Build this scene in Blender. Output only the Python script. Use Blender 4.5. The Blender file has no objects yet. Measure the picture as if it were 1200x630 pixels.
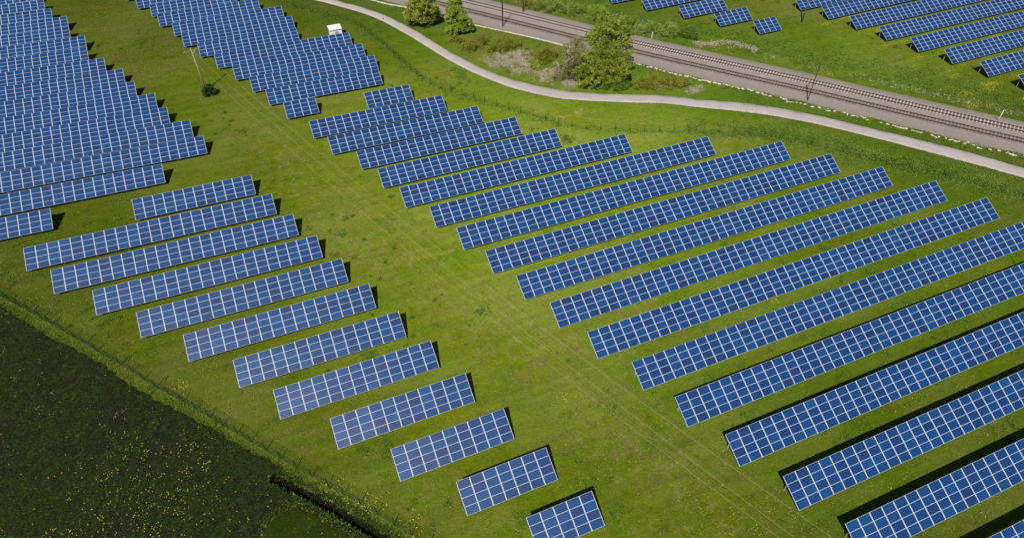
import bpy, math, random
import numpy as np
from mathutils import Vector, Matrix

random.seed(7)
rng = np.random.default_rng(11)
scene = bpy.context.scene
C = scene.collection
rad = math.radians

# ------------------------------------------------------------------ camera
cam_data = bpy.data.cameras.new("camera")
cam = bpy.data.objects.new("camera", cam_data)
C.objects.link(cam)
RT = Vector((0.92670, -0.37570, -0.00895))
UP = Vector((0.27168, 0.65330, 0.70667))
FW = Vector((0.25965, 0.65730, -0.70749))
m = Matrix((RT, UP, -FW)).transposed().to_4x4()
m.translation = Vector((0, 0, 75.775))
cam.matrix_world = m
cam_data.sensor_width = 36.0
cam_data.lens = 23.354
cam_data.clip_start = 1.0
cam_data.clip_end = 8000.0
scene.camera = cam

# ------------------------------------------------------------------ sky, sun, exposure
SUN_AZ, SUN_EL = 218.0, 51.0          # compass bearing of the sun, height above horizon
world = bpy.data.worlds.new("World")
scene.world = world
world.use_nodes = True
wn = world.node_tree
bg = wn.nodes["Background"]
sky = wn.nodes.new("ShaderNodeTexSky")
sky.sky_type = 'NISHITA'
sky.sun_disc = False
sky.sun_elevation = rad(SUN_EL)
sky.sun_rotation = rad(SUN_AZ)
sky.dust_density = 0.6
wn.links.new(sky.outputs[0], bg.inputs[0])
bg.inputs[1].default_value = 0.05
sun_data = bpy.data.lights.new("sun", 'SUN')
sun_data.energy = 5.0
sun_data.angle = rad(0.5)
sun_data.color = (1.0, 0.955, 0.89)
sun = bpy.data.objects.new("sun", sun_data)
C.objects.link(sun)
sd = Vector((math.sin(rad(SUN_AZ)) * math.cos(rad(SUN_EL)), math.cos(rad(SUN_AZ)) * math.cos(rad(SUN_EL)), math.sin(rad(SUN_EL))))
sun.rotation_euler = (-sd).to_track_quat('-Z', 'Y').to_euler()
vs = scene.view_settings
vs.view_transform = 'Standard'
vs.look = 'None'
vs.exposure = 0.0
vs.gamma = 1.0
vs.use_curve_mapping = False
scene.cycles.max_bounces = 6
scene.cycles.transparent_max_bounces = 8

# ------------------------------------------------------------------ terrain
Q = (0.30885541, -6.40503957, -3.20408826, 0.00444507, -0.00056491, 1.79325432, 4.76544943, 1.29802796, -0.0481535)

def terr(x, y):
    X = np.clip(x, -95, 180) / 100.0
    Y = (np.clip(y, -20, 220) - 60) / 100.0
    return Q[0]*X*X + Q[1]*X*Y + Q[2]*Y*Y + Q[3]*X + Q[4]*Y + Q[5]*Y**3 + Q[6]*X*Y*Y + Q[7]*X*X*Y + Q[8]*X**3

def smooth_line(pts, step=1.0):
    """Catmull-Rom through the points, resampled about every step metres."""
    P = [np.array(p, float) for p in pts]
    P = [2*P[0]-P[1]] + P + [2*P[-1]-P[-2]]
    out = []
    for i in range(1, len(P)-2):
        n = max(2, int(np.linalg.norm(P[i+1]-P[i]) / (step*0.25)))
        for k in range(n):
            t = k/n
            out.append(0.5*((2*P[i]) + (P[i+1]-P[i-1])*t + (2*P[i-1]-5*P[i]+4*P[i+1]-P[i+2])*t*t + (3*P[i]-P[i-1]-3*P[i+1]+P[i+2])*t**3))
    out.append(P[-2])
    out = np.array(out)
    s = np.concatenate([[0], np.cumsum(np.linalg.norm(np.diff(out, axis=0), axis=1))])
    m_ = max(2, int(s[-1]/step)+1)
    t = np.linspace(0, s[-1], m_)
    return np.stack([np.interp(t, s, out[:, j]) for j in range(out.shape[1])], 1)

def normals2(L):
    T = np.gradient(L, axis=0)
    T /= np.linalg.norm(T, axis=1)[:, None]
    return np.stack([-T[:, 1], T[:, 0]], 1)      # left of travel

def dist_line(px, py, L):
    d = np.full(np.shape(px), 1e9)
    for a, b in zip(L[:-1], L[1:]):
        ab = b-a
        t = np.clip(((px-a[0])*ab[0] + (py-a[1])*ab[1])/(ab@ab + 1e-9), 0, 1)
        d = np.minimum(d, np.hypot(px-a[0]-t*ab[0], py-a[1]-t*ab[1]))
    return d

DITCH = smooth_line([(-13.0, 48.0), (-11.4, 46.3), (-9.8, 44.5), (-7.2, 41.6), (-4.3, 38.0), (-1.7, 34.7), (2.9, 28.8), (9.0, 20.8)], 0.6)

def ground_z(x, y):
    x = np.asarray(x, float); y = np.asarray(y, float)
    z = terr(x, y)
    near = (x > -20) & (x < 14) & (y > 14) & (y < 52)
    if np.any(near):
        d = dist_line(x, y, DITCH)
        z = z - np.where(near, 1.1*np.exp(-(d/0.48)**4), 0)
    return z

def vnoise(x, y, s, seed=0):
    """cheap value noise, 0..1"""
    xs = np.asarray(x)*s + 37.7*seed; ys = np.asarray(y)*s - 19.3*seed
    xi = np.floor(xs).astype(int); yi = np.floor(ys).astype(int)
    fx = xs-xi; fy = ys-yi
    fx = fx*fx*(3-2*fx); fy = fy*fy*(3-2*fy)
    def h(a, b):
        v = np.sin(a*127.1 + b*311.7 + seed*17.17)*43758.5453
        return v - np.floor(v)
    return (h(xi, yi)*(1-fx)+h(xi+1, yi)*fx)*(1-fy) + (h(xi, yi+1)*(1-fx)+h(xi+1, yi+1)*fx)*fy

# ------------------------------------------------------------------ object helpers
def mesh_obj(name, verts, faces, mat=None, parent=None, smooth=False):
    me = bpy.data.meshes.new(name)
    me.from_pydata([tuple(v) for v in verts], [], faces)
    if mat is not None:
        for mm in (mat if isinstance(mat, (list, tuple)) else [mat]):
            me.materials.append(mm)
    if smooth:
        me.polygons.foreach_set("use_smooth", [True]*len(me.polygons))
    me.update()
    o = bpy.data.objects.new(name, me)
    C.objects.link(o)
    if parent is not None:
        o.parent = parent
    return o

def fast_mesh(name, V, F, mat, parent=None, tint=None, smooth=False):
    """V (n,3); F (m,k) with k = 3 or 4; tint (n,) -> colour attribute"""
    k = F.shape[1]
    me = bpy.data.meshes.new(name)
    me.vertices.add(len(V)); me.vertices.foreach_set("co", np.ascontiguousarray(V, np.float32).ravel())
    me.loops.add(F.size); me.loops.foreach_set("vertex_index", np.ascontiguousarray(F, np.int32).ravel())
    me.polygons.add(len(F)); me.polygons.foreach_set("loop_start", np.arange(0, F.size, k, dtype=np.int32))
    me.update(calc_edges=True)
    if smooth:
        me.polygons.foreach_set("use_smooth", np.ones(len(F), bool))
    if tint is not None:
        t = np.asarray(tint, np.float32)
        if t.ndim == 1:
            t = np.stack([t, t, t], 1)
        a = me.color_attributes.new("tint", 'FLOAT_COLOR', 'POINT')
        a.data.foreach_set("color", (t if t.shape[1] == 4 else np.concatenate([t, np.ones((len(t), 1), np.float32)], 1)).astype(np.float32).ravel())
    me.materials.append(mat)
    o = bpy.data.objects.new(name, me)
    C.objects.link(o)
    if parent is not None:
        o.parent = parent
    return o

class MB:
    def __init__(s): s.v = []; s.f = []; s.mi = []
    def box(s, c, d, rot=None, mi=0):
        b = len(s.v)
        for sx in (-.5, .5):
            for sy in (-.5, .5):
                for sz in (-.5, .5):
                    p = Vector((sx*d[0], sy*d[1], sz*d[2]))
                    if rot is not None: p = rot @ p
                    s.v.append(tuple(p + Vector(c)))
        for f in ((0,1,3,2),(4,6,7,5),(0,4,5,1),(2,3,7,6),(0,2,6,4),(1,5,7,3)):
            s.f.append(tuple(b+i for i in f)); s.mi.append(mi)
        return s
    def tube(s, pts, r, n=6, cap=True, mi=0):
        pts = [Vector(p) for p in pts]
        rs = r if isinstance(r, (list, tuple)) else [r]*len(pts)
        rings = []
        for i, p in enumerate(pts):
            d = (pts[min(i+1, len(pts)-1)] - pts[max(i-1, 0)]).normalized()
            a = d.cross(Vector((0, 0, 1)) if abs(d.z) < .9 else Vector((1, 0, 0))).normalized()
            b = d.cross(a)
            rings.append(len(s.v))
            for k in range(n):
                t = 2*math.pi*k/n
                s.v.append(tuple(p + (a*math.cos(t)+b*math.sin(t))*rs[i]))
        for r0, r1 in zip(rings[:-1], rings[1:]):
            for k in range(n):
                s.f.append((r0+k, r1+k, r1+(k+1) % n, r0+(k+1) % n)); s.mi.append(mi)
        if cap:
            s.f.append(tuple(rings[0]+k for k in range(n))); s.mi.append(mi)
            s.f.append(tuple(rings[-1]+k for k in reversed(range(n)))); s.mi.append(mi)
        return s
    def build(s, name, mat, parent=None, smooth=False):
        o = mesh_obj(name, s.v, s.f, mat, parent, smooth)
        if any(s.mi): o.data.polygons.foreach_set("material_index", s.mi)
        return o

def tag(o, label=None, cat=None, group=None, kind=None):
    if label: o["label"] = label
    if cat: o["category"] = cat
    if group: o["group"] = group
    if kind: o["kind"] = kind
    return o

def thing(name, loc, label, cat, group=None, rotz=0.0):
    o = bpy.data.objects.new(name, None)
    o.empty_display_size = 0.3
    C.objects.link(o)
    o.location = loc
    o.rotation_euler = (0, 0, rotz)
    return tag(o, label, cat, group)

def inst(name, src, parent, loc, rot=(0, 0, 0), scale=None):
    o = src.copy()
    o.name = name
    C.objects.link(o)
    o.parent = parent
    o.location = loc
    o.rotation_euler = rot
    if scale: o.scale = scale
    return o

# ------------------------------------------------------------------ materials
class NT:
    def __init__(s, name):
        s.m = bpy.data.materials.new(name); s.m.use_nodes = True
        s.t = s.m.node_tree; s.bsdf = s.t.nodes["Principled BSDF"]
    def n(s, typ, **kw):
        nd = s.t.nodes.new(typ)
        for k, v in kw.items(): setattr(nd, k, v)
        return nd
    def l(s, a, b): s.t.links.new(a, b)
    def val(s, sock, v):
        if isinstance(v, (int, float, tuple, list)): sock.default_value = v
        else: s.l(v, sock)
    def pos(s):
        return s.n("ShaderNodeNewGeometry").outputs["Position"]
    def noise(s, vec, scale, detail=3, rough=0.55, dist=0.0):
        nd = s.n("ShaderNodeTexNoise"); nd.inputs["Scale"].default_value = scale
        nd.inputs["Detail"].default_value = detail; nd.inputs["Roughness"].default_value = rough
        nd.inputs["Distortion"].default_value = dist
        s.l(vec, nd.inputs["Vector"]); return nd.outputs["Fac"]
    def ramp(s, fac, lo, hi):
        nd = s.n("ShaderNodeMapRange"); nd.clamp = True
        s.val(nd.inputs["Value"], fac); nd.inputs["From Min"].default_value = lo; nd.inputs["From Max"].default_value = hi
        return nd.outputs["Result"]
    def mix(s, fac, a, b, mode='MIX'):
        nd = s.n("ShaderNodeMix"); nd.data_type = 'RGBA'; nd.blend_type = mode; nd.clamp_factor = True
        s.val(nd.inputs[0], fac)
        s.val(nd.inputs[6], a if not isinstance(a, (tuple, list)) else (*a[:3], 1))
        s.val(nd.inputs[7], b if not isinstance(b, (tuple, list)) else (*b[:3], 1))
        return nd.outputs[2]
    def math(s, op, a, b=0.0, clamp=False):
        nd = s.n("ShaderNodeMath", operation=op); nd.use_clamp = clamp
        s.val(nd.inputs[0], a); s.val(nd.inputs[1], b); return nd.outputs[0]
    def attr(s, name):
        nd = s.n("ShaderNodeAttribute"); nd.attribute_name = name; return nd
    def sep(s, vec):
        nd = s.n("ShaderNodeSeparateColor"); s.l(vec, nd.inputs[0]); return nd.outputs
    def bump(s, h, strength, dist):
        nd = s.n("ShaderNodeBump"); nd.inputs["Strength"].default_value = strength; nd.inputs["Distance"].default_value = dist
        s.l(h, nd.inputs["Height"]); s.l(nd.outputs[0], s.bsdf.inputs["Normal"])
    def out(s, col, rough=0.9, spec=0.2):
        s.val(s.bsdf.inputs["Base Color"], col if not isinstance(col, tuple) else (*col[:3], 1))
        s.val(s.bsdf.inputs["Roughness"], rough)
        s.bsdf.inputs["Specular IOR Level"].default_value = spec
        return s.m

def simple(name, col, rough=0.7, spec=0.3, metal=0.0, var=0.0, scale=3.0):
    t = NT(name)
    t.bsdf.inputs["Metallic"].default_value = metal
    if var > 0:
        f = t.noise(t.pos(), scale, 4, 0.6)
        c = t.mix(t.ramp(f, 0.3, 0.7), tuple(c*(1-var) for c in col), tuple(min(1, c*(1+var)) for c in col))
    else:
        c = col
    return t.out(c, rough, spec)

def make_grass():
    t = NT("grass")
    p = t.pos()
    at = t.attr("tint")
    zone = t.sep(at.outputs["Color"])      # r: lush, g: worn and dry, b: rough herbs; alpha: painted vignette plus random tone
    vignette_tone = at.outputs["Alpha"]
    mp = t.n("ShaderNodeMapping"); mp.vector_type = 'POINT'
    t.l(p, mp.inputs["Vector"]); mp.inputs["Rotation"].default_value = (0, 0, rad(69.3)); mp.inputs["Scale"].default_value = (0.05, 0.7, 0.3)
    n1 = t.noise(p, 0.05, 3, 0.55, 0.6)
    n2 = t.noise(p, 0.16, 5, 0.62, 0.9)
    n3 = t.noise(p, 0.7, 5, 0.66, 0.5)
    n4 = t.noise(p, 3.2, 5, 0.72)
    n5 = t.noise(p, 0.33, 6, 0.72, 1.4)
    n6 = t.noise(p, 0.45, 4, 0.65, 0.2)
    st = t.noise(mp.outputs[0], 1.0, 4, 0.65)
    col = t.mix(t.ramp(n2, 0.36, 0.62), GR['olive'], GR['green'])
    col = t.mix(t.math('MULTIPLY', t.ramp(n1, 0.42, 0.62), 0.6), col, GR['pale'])
    col = t.mix(t.math('MULTIPLY', t.ramp(n3, 0.5, 0.66), 0.7), col, GR['bright'])
    lush = t.math('MULTIPLY', zone[0], t.ramp(n6, 0.25, 0.62))
    col = t.mix(lush, col, GR['lush'])
    dry = t.math('MULTIPLY', t.ramp(n5, 0.47, 0.64), t.math('ADD', t.math('MULTIPLY', zone[1], 0.85), 0.22))
    col = t.mix(dry, col, GR['dry'])
    dry2 = t.math('MULTIPLY', t.ramp(n6, 0.56, 0.74), t.math('MULTIPLY', zone[1], 0.6))
    col = t.mix(dry2, col, GR['straw'])
    n7 = t.noise(p, 1.6, 4, 0.7, 0.6)
    sp = t.math('MULTIPLY', t.ramp(n7, 0.56, 0.68), t.math('MULTIPLY', t.math('ADD', zone[1], 0.12), t.ramp(n5, 0.40, 0.58)))
    col = t.mix(t.math('MULTIPLY', sp, 0.75), col, GR['straw'])
    dk = t.math('MULTIPLY', t.ramp(n3, 0.46, 0.28), 0.42)
    col = t.mix(dk, col, GR['dark'])
    herbs = t.math('MULTIPLY', zone[2], t.ramp(n3, 0.3, 0.6))
    col = t.mix(t.math('MULTIPLY', herbs, 0.6), col, GR['herb'])
    grain = t.ramp(n4, 0.28, 0.72)
    col = t.mix(t.math('SUBTRACT', 0.55, t.math('MULTIPLY', grain, 0.55)), col, t.mix(0.6, col, GR['dark']))
    col = t.mix(t.math('MULTIPLY', t.ramp(n4, 0.58, 0.78), 0.35), col, GR['pale'])
    f = t.math('ADD', 0.44, t.math('MULTIPLY', vignette_tone, 0.80))
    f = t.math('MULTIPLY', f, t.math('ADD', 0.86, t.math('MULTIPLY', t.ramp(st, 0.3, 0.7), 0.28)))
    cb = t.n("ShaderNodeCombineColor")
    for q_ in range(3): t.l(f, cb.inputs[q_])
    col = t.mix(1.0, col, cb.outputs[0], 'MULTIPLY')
    h = t.math('ADD', t.math('MULTIPLY', n4, 0.5), n3)
    t.bump(h, 0.9, 0.18)
    return t.out(col, 0.95, 0.05)

GR = dict(olive=(0.172, 0.205, 0.004), green=(0.116, 0.190, 0.003), bright=(0.150, 0.240, 0.008), pale=(0.225, 0.265, 0.045), lush=(0.085, 0.180, 0.008),
          dry=(0.220, 0.180, 0.052), straw=(0.36, 0.31, 0.16), dark=(0.040, 0.066, 0.004), herb=(0.080, 0.165, 0.034))
M = {}
M['grass'] = make_grass()

def make_soil():
    t = NT("dark_soil")
    p = t.pos()
    n1 = t.noise(p, 0.12, 3, 0.6, 0.5); n2 = t.noise(p, 1.1, 5, 0.65, 0.3); n3 = t.noise(p, 3.2, 5, 0.7)
    col = t.mix(t.ramp(n3, 0.3, 0.75), (0.0065, 0.0058, 0.0038), (0.028, 0.024, 0.0145))
    wd = t.math('MULTIPLY', t.ramp(n2, 0.36, 0.56), t.ramp(n1, 0.2, 0.5))
    col = t.mix(wd, col, t.mix(t.ramp(n3, 0.35, 0.65), (0.006, 0.011, 0.002), (0.029, 0.050, 0.006)))
    t.bump(t.math('ADD', n3, t.math('MULTIPLY', n2, 0.6)), 1.0, 0.25)
    return t.out(col, 0.95, 0.1)
M['soil'] = make_soil()

def make_leaf(name, a, b, c, trans=0.25):
    """foliage: each clump has its own tone (tint), plus a fine noise"""
    t = NT(name)
    r = t.sep(t.attr("tint").outputs["Color"])
    col = t.mix(t.ramp(r[0], 0.0, 0.5), a, b)
    col = t.mix(t.ramp(r[0], 0.5, 1.0), col, c)
    m_ = t.out(col, 0.7, 0.15)
    tr = t.n("ShaderNodeBsdfTranslucent"); t.l(col, tr.inputs[0])
    mx = t.n("ShaderNodeMixShader"); mx.inputs[0].default_value = trans
    t.l(t.bsdf.outputs[0], mx.inputs[1]); t.l(tr.outputs[0], mx.inputs[2])
    t.l(mx.outputs[0], t.t.nodes["Material Output"].inputs[0])
    return m_
M['tuft'] = make_leaf("grass_blades", (0.075, 0.125, 0.006), (0.15, 0.215, 0.01), (0.27, 0.28, 0.06), 0.3)
M['herb'] = make_leaf("herb_leaves", (0.075, 0.145, 0.012), (0.125, 0.22, 0.022), (0.22, 0.28, 0.05), 0.3)
M['weed'] = make_leaf("weed_leaves", (0.014, 0.030, 0.004), (0.042, 0.072, 0.009), (0.210, 0.230, 0.030), 0.2)
M['straw'] = make_leaf("dry_straw", (0.25, 0.19, 0.13), (0.42, 0.36, 0.26), (0.62, 0.56, 0.44), 0.2)
M['willow'] = make_leaf("willow_leaves", (0.14, 0.2, 0.013), (0.3, 0.36, 0.037), (0.45, 0.49, 0.075), 0.3)
M['willow2'] = make_leaf("young_willow_leaves", (0.14, 0.22, 0.018), (0.3, 0.39, 0.045), (0.45, 0.51, 0.08), 0.3)
M['olive'] = make_leaf("olive_tree_leaves", (0.11, 0.165, 0.012), (0.24, 0.31, 0.03), (0.4, 0.45, 0.07), 0.3)
M['blossom'] = make_leaf("blossom_twigs", (0.15, 0.16, 0.04), (0.32, 0.3, 0.13), (0.54, 0.5, 0.3), 0.3)
M['bronze'] = make_leaf("bronze_green_leaves", (0.15, 0.17, 0.02), (0.25, 0.27, 0.028), (0.38, 0.33, 0.065), 0.3)
M['hedge'] = make_leaf("hedge_leaves", (0.13, 0.2, 0.02), (0.25, 0.33, 0.05), (0.4, 0.45, 0.13), 0.3)
M['darkbush'] = make_leaf("dark_bush_leaves", (0.020, 0.045, 0.008), (0.045, 0.085, 0.012), (0.10, 0.15, 0.025), 0.2)
M['bark'] = simple("bark", (0.09, 0.07, 0.05), 0.9, 0.1, 0, 0.35, 4)
M['yellow'] = simple("yellow_petals", (0.46, 0.42, 0.02), 0.7, 0.2)

def make_path():
    t = NT("pale_path"); p = t.pos()
    n1 = t.noise(p, 0.25, 4, 0.6); n2 = t.noise(p, 2.5, 5, 0.7)
    col = t.mix(t.ramp(n1, 0.3, 0.7), (0.375, 0.33, 0.315), (0.45, 0.40, 0.385))
    col = t.mix(t.math('MULTIPLY', t.ramp(n2, 0.5, 0.8), 0.35), col, (0.31, 0.28, 0.25))
    t.bump(n2, 0.3, 0.01)
    return t.out(col, 0.9, 0.2)
M['path'] = make_path()
M['mud'] = simple("wet_black_mud", (0.007, 0.006, 0.004), 0.9, 0.05, 0, 0.3, 2)

def make_ballast():
    t = NT("ballast"); p = t.pos()
    v = t.n("ShaderNodeTexVoronoi"); v.inputs["Scale"].default_value = 7.0; t.l(p, v.inputs["Vector"])
    n1 = t.noise(p, 0.2, 4, 0.6, 0.5); n2 = t.noise(p, 1.6, 5, 0.7)
    col = t.mix(t.ramp(n2, 0.3, 0.72), (0.25, 0.22, 0.20), (0.41, 0.37, 0.342))
    col = t.mix(t.math('MULTIPLY', t.sep(v.outputs["Color"])[0], 0.55), col, (0.155, 0.13, 0.115))
    col = t.mix(t.math('MULTIPLY', t.ramp(n1, 0.45, 0.7), 0.4), col, (0.27, 0.21, 0.17))
    r = t.sep(t.attr("tint").outputs["Color"])
    col = t.mix(t.math('MULTIPLY', r[0], t.ramp(n2, 0.35, 0.6)), col, (0.20, 0.155, 0.10))
    col = t.mix(t.math('MULTIPLY', r[1], 0.6), col, (0.13, 0.085, 0.065))
    t.bump(v.outputs["Distance"], 0.8, 0.06)
    return t.out(col, 0.95, 0.15)
M['ballast'] = make_ballast()
M['rail'] = simple("rusty_rail", (0.060, 0.040, 0.034), 0.6, 0.4, 0, 0.3, 2)
M['sleeper'] = simple("pale_concrete_sleeper", (0.52, 0.455, 0.415), 0.9, 0.2, 0, 0.2, 1.2)
M['sleeper_dark'] = simple("weathered_sleeper", (0.27, 0.215, 0.19), 0.9, 0.2, 0, 0.35, 1.2)
M['stone'] = simple("pale_stone", (0.62, 0.58, 0.49), 0.9, 0.2, 0, 0.25, 1.5)
M['steel_dark'] = simple("dark_steel", (0.045, 0.038, 0.040), 0.6, 0.4, 0, 0.2, 3)
M['galv'] = simple("galvanised_steel", (0.45, 0.47, 0.48), 0.5, 0.5, 0.3, 0.15, 5)
M['wire'] = simple("weathered_conductor", (0.40, 0.41, 0.27), 0.5, 0.5, 0.0)
M['wood'] = simple("weathered_wood_pole", (0.33, 0.27, 0.20), 0.9, 0.2, 0, 0.25, 3)
M['wood_dark'] = simple("tarred_wood_pole", (0.13, 0.105, 0.075), 0.9, 0.2, 0, 0.25, 3)
M['porcelain'] = simple("porcelain", (0.55, 0.55, 0.52), 0.3, 0.5)
M['greenwire'] = simple("green_coated_wire", (0.006, 0.050, 0.024), 0.6, 0.3)
M['greenpost'] = simple("green_coated_post", (0.006, 0.055, 0.026), 0.6, 0.3)
M['white_paint'] = simple("white_render", (0.80, 0.80, 0.80), 0.8, 0.3, 0, 0.04, 2)
M['white_roof'] = simple("pale_roof_slab", (0.74, 0.74, 0.75), 0.8, 0.3, 0, 0.08, 2)
M['grey_door'] = simple("grey_louvre_door", (0.33, 0.31, 0.34), 0.5, 0.4)
M['post_white'] = simple("pale_concrete_post", (0.70, 0.70, 0.64), 0.8, 0.3, 0, 0.1, 3)
M['black_feather'] = simple("black_feathers", (0.02, 0.018, 0.02), 0.7, 0.3)

def make_glass():
    t = NT("solar_glass")
    oi = t.n("ShaderNodeObjectInfo"); rnd = oi.outputs["Random"]
    tc = t.n("ShaderNodeTexCoord").outputs["Object"]
    # tone of the whole module: most are mid blue, some violet and dark, some bright
    cr = t.n("ShaderNodeValToRGB"); t.l(rnd, cr.inputs[0])
    el = cr.color_ramp.elements
    cr.color_ramp.interpolation = 'LINEAR'
    stops = [(0.0, (0.006, 0.024, 0.095)), (0.03, (0.0045, 0.028, 0.110)), (0.16, (0.002, 0.032, 0.124)), (0.5, (0.0008, 0.038, 0.142)), (0.82, (0.0006, 0.044, 0.158)), (0.98, (0.0006, 0.052, 0.175)), (1.0, (0.0006, 0.056, 0.18))]
    el[0].position, el[0].color = stops[0][0], (*stops[0][1], 1)
    el[1].position, el[1].color = stops[-1][0], (*stops[-1][1], 1)
    for p_, c_ in stops[1:-1]:
        e = el.new(p_); e.color = (*c_, 1)
    col = cr.outputs[0]
    # 10 x 6 cells, thin paler seams and crystal grain inside each cell
    sx = t.n("ShaderNodeSeparateXYZ"); t.l(tc, sx.inputs[0])
    def seam(o, pitch, w):
        f = t.math('FRACT', t.math('ADD', t.math('DIVIDE', o, pitch), 50.0))
        return t.math('GREATER_THAN', t.math('ABSOLUTE', t.math('SUBTRACT', f, 0.5)), 0.5-w)
    s_ = t.math('MAXIMUM', seam(sx.outputs[0], 0.152, 0.02), seam(t.math('ADD', sx.outputs[1], 0.0), 0.152, 0.02))
    bus = seam(t.math('ADD', sx.outputs[1], 0.038), 0.076, 0.016)
    v = t.n("ShaderNodeTexVoronoi"); v.inputs["Scale"].default_value = 6.6
    mp = t.n("ShaderNodeVectorMath", operation='ADD'); t.l(tc, mp.inputs[0])
    cmb = t.n("ShaderNodeCombineXYZ"); t.l(t.math('MULTIPLY', rnd, 91.0), cmb.inputs[0]); t.l(cmb.outputs[0], mp.inputs[1])
    t.l(mp.outputs[0], v.inputs["Vector"])
    vv = t.sep(v.outputs["Color"])
    col = t.mix(t.math('MULTIPLY', vv[0], 0.30), col, t.mix(0.5, col, (0.004, 0.03, 0.12)))
    col = t.mix(t.math('MULTIPLY', bus, 0.07), col, (0.30, 0.36, 0.48))
    col = t.mix(t.math('MULTIPLY', s_, 0.13), col, (0.30, 0.38, 0.55))
    dust = t.noise(t.pos(), 0.6, 3, 0.6)
    col = t.mix(t.math('MULTIPLY', t.ramp(dust, 0.5, 0.8), 0.012), col, (0.35, 0.33, 0.30))
    return t.out(col, 0.345, 0.58)
M['glass'] = make_glass()
M['frame'] = simple("pale_aluminium_frame", (0.50, 0.55, 0.63), 0.5, 0.5, 0.0, 0.05, 1.0)
M['backsheet'] = simple("white_backsheet", (0.6, 0.6, 0.6), 0.7, 0.3)

# ------------------------------------------------------------------ ground
def axis(lo, hi, extra=()):
    a = list(np.arange(lo, hi+0.01, 1.0))
    for e0, e1, st in extra:
        a += list(np.arange(e0, e1, st))
    far = []
    d = 3.0; p_ = hi
    while p_ < 3000:
        p_ += d; far.append(p_); d *= 1.5
    d = 3.0; p_ = lo
    while p_ > -3000:
        p_ -= d; far.append(p_); d *= 1.5
    return np.unique(np.round(np.array(a+far), 3))
gx = axis(-100, 230, [(-16, 6, 0.25)])
gy = axis(-12, 250, [(24, 49, 0.25)])
GX, GY = np.meshgrid(gx, gy)
GZ = ground_z(GX, GY)
GZ += 0.05*(vnoise(GX, GY, 0.35, 3)-0.5) * ((GX > -100) & (GX < 230))
V = np.stack([GX, GY, GZ], -1).reshape(-1, 3)
nx, ny = len(gx), len(gy)
i0 = (np.arange(ny-1)[:, None]*nx + np.arange(nx-1)[None, :]).ravel()
F = np.stack([i0, i0+1, i0+1+nx, i0+nx], 1)

PATH_UP = [(10, 201), (17, 194.5), (22.42, 188.38), (27.71, 181.84), (33.31, 173.09), (38.05, 162.04), (41.62, 150.71), (43.35, 145.88), (47.3, 136.36), (51.65, 129.23), (58.36, 121.85), (63.48, 117.77), (71.78, 113.2), (80.24, 109.11), (86.16, 104.67), (95.61, 98.31), (103.61, 90.43), (110.14, 81.97), (116.16, 73.66), (121.5, 65.69), (125.83, 57.88), (133, 45), (140, 32)]
PATH_LO = [(6, 196), (12.5, 194), (16.94, 190.68), (23.31, 183.23), (29.76, 174.02), (34.56, 163.12), (38.53, 151.4), (40.99, 144.02), (44.88, 134.81), (50.16, 125.58), (56.74, 118.28), (61.95, 114.66), (70.11, 110.19), (78.35, 106.05), (84.21, 101.73), (93.24, 95.16), (101.18, 87.53), (107.66, 79.31), (113.35, 70.95), (118.44, 63.02), (122.97, 55.59), (130, 43), (137, 30)]
TRACK = [(10, 229), (27, 208), (44, 186.6), (62.85, 163.6), (85.27, 135.47), (107.17, 108.38), (118.5, 93.5), (137.1, 66.9), (153, 43), (166, 22)]
FENCE_UP = [(6.85, 196.11), (11.48, 188.35), (17.09, 181.1), (21.86, 176.0), (24.9, 170.5), (27.2, 162.03), (29.3, 152.83), (31.1, 143.58), (32.8, 136.37), (34.6, 132.38), (37.12, 128.6), (40.47, 124.26), (42.65, 121.09), (45.82, 117.31), (48.4, 113.8), (51.8, 109.62), (54.1, 106.81), (57.8, 103.4), (64.62, 99.64), (69.83, 97.12), (75.05, 94.75), (80.28, 92.22), (85.42, 89.26), (90.4, 85.6), (96.95, 79.28), (102.68, 71.39), (109.0, 63.6), (112.42, 58.57), (115.61, 53.88), (119, 48.5), (124, 40)]
FENCE_LO = [(-62, 112.5), (-52.12, 100.12), (-47.97, 94.92), (-42.52, 88.43), (-37.38, 82.12), (-33.01, 76.66), (-29.28, 72.02), (-26.35, 68.14), (-22.0, 62.98), (-17.43, 57.33), (-14.14, 53.19), (-11.94, 50.61), (-9.48, 47.53), (-5.89, 43.23), (-2.8, 39.42), (0.49, 35.14), (3.57, 31.19), (9, 24.3)]
SOIL_EDGE = [(-75, 124), (-58.68, 104.71), (-47.68, 92.32), (-42.32, 86.06), (-37.27, 80.03), (-32.39, 73.99), (-26.39, 66.36), (-20.46, 59.53), (-16.45, 54.3), (-13.1, 50.35), (-11.0, 47.0), (-9.5, 43.8), (-6.8, 40.4), (-4.1, 36.9), (-1.4, 33.2), (3, 26.8), (9, 18.8)]
WIRE_DIR = np.array([0.35347, -0.93544])
POLE = np.array([-14.07, 150.32])

track = smooth_line(TRACK, 1.0)
path_c = smooth_line([((a[0]+b[0])/2, (a[1]+b[1])/2) for a, b in zip(PATH_UP, PATH_LO)], 1.0)
fence_up = smooth_line(FENCE_UP, 0.5)
fence_lo = smooth_line(FENCE_LO, 0.5)

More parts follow.
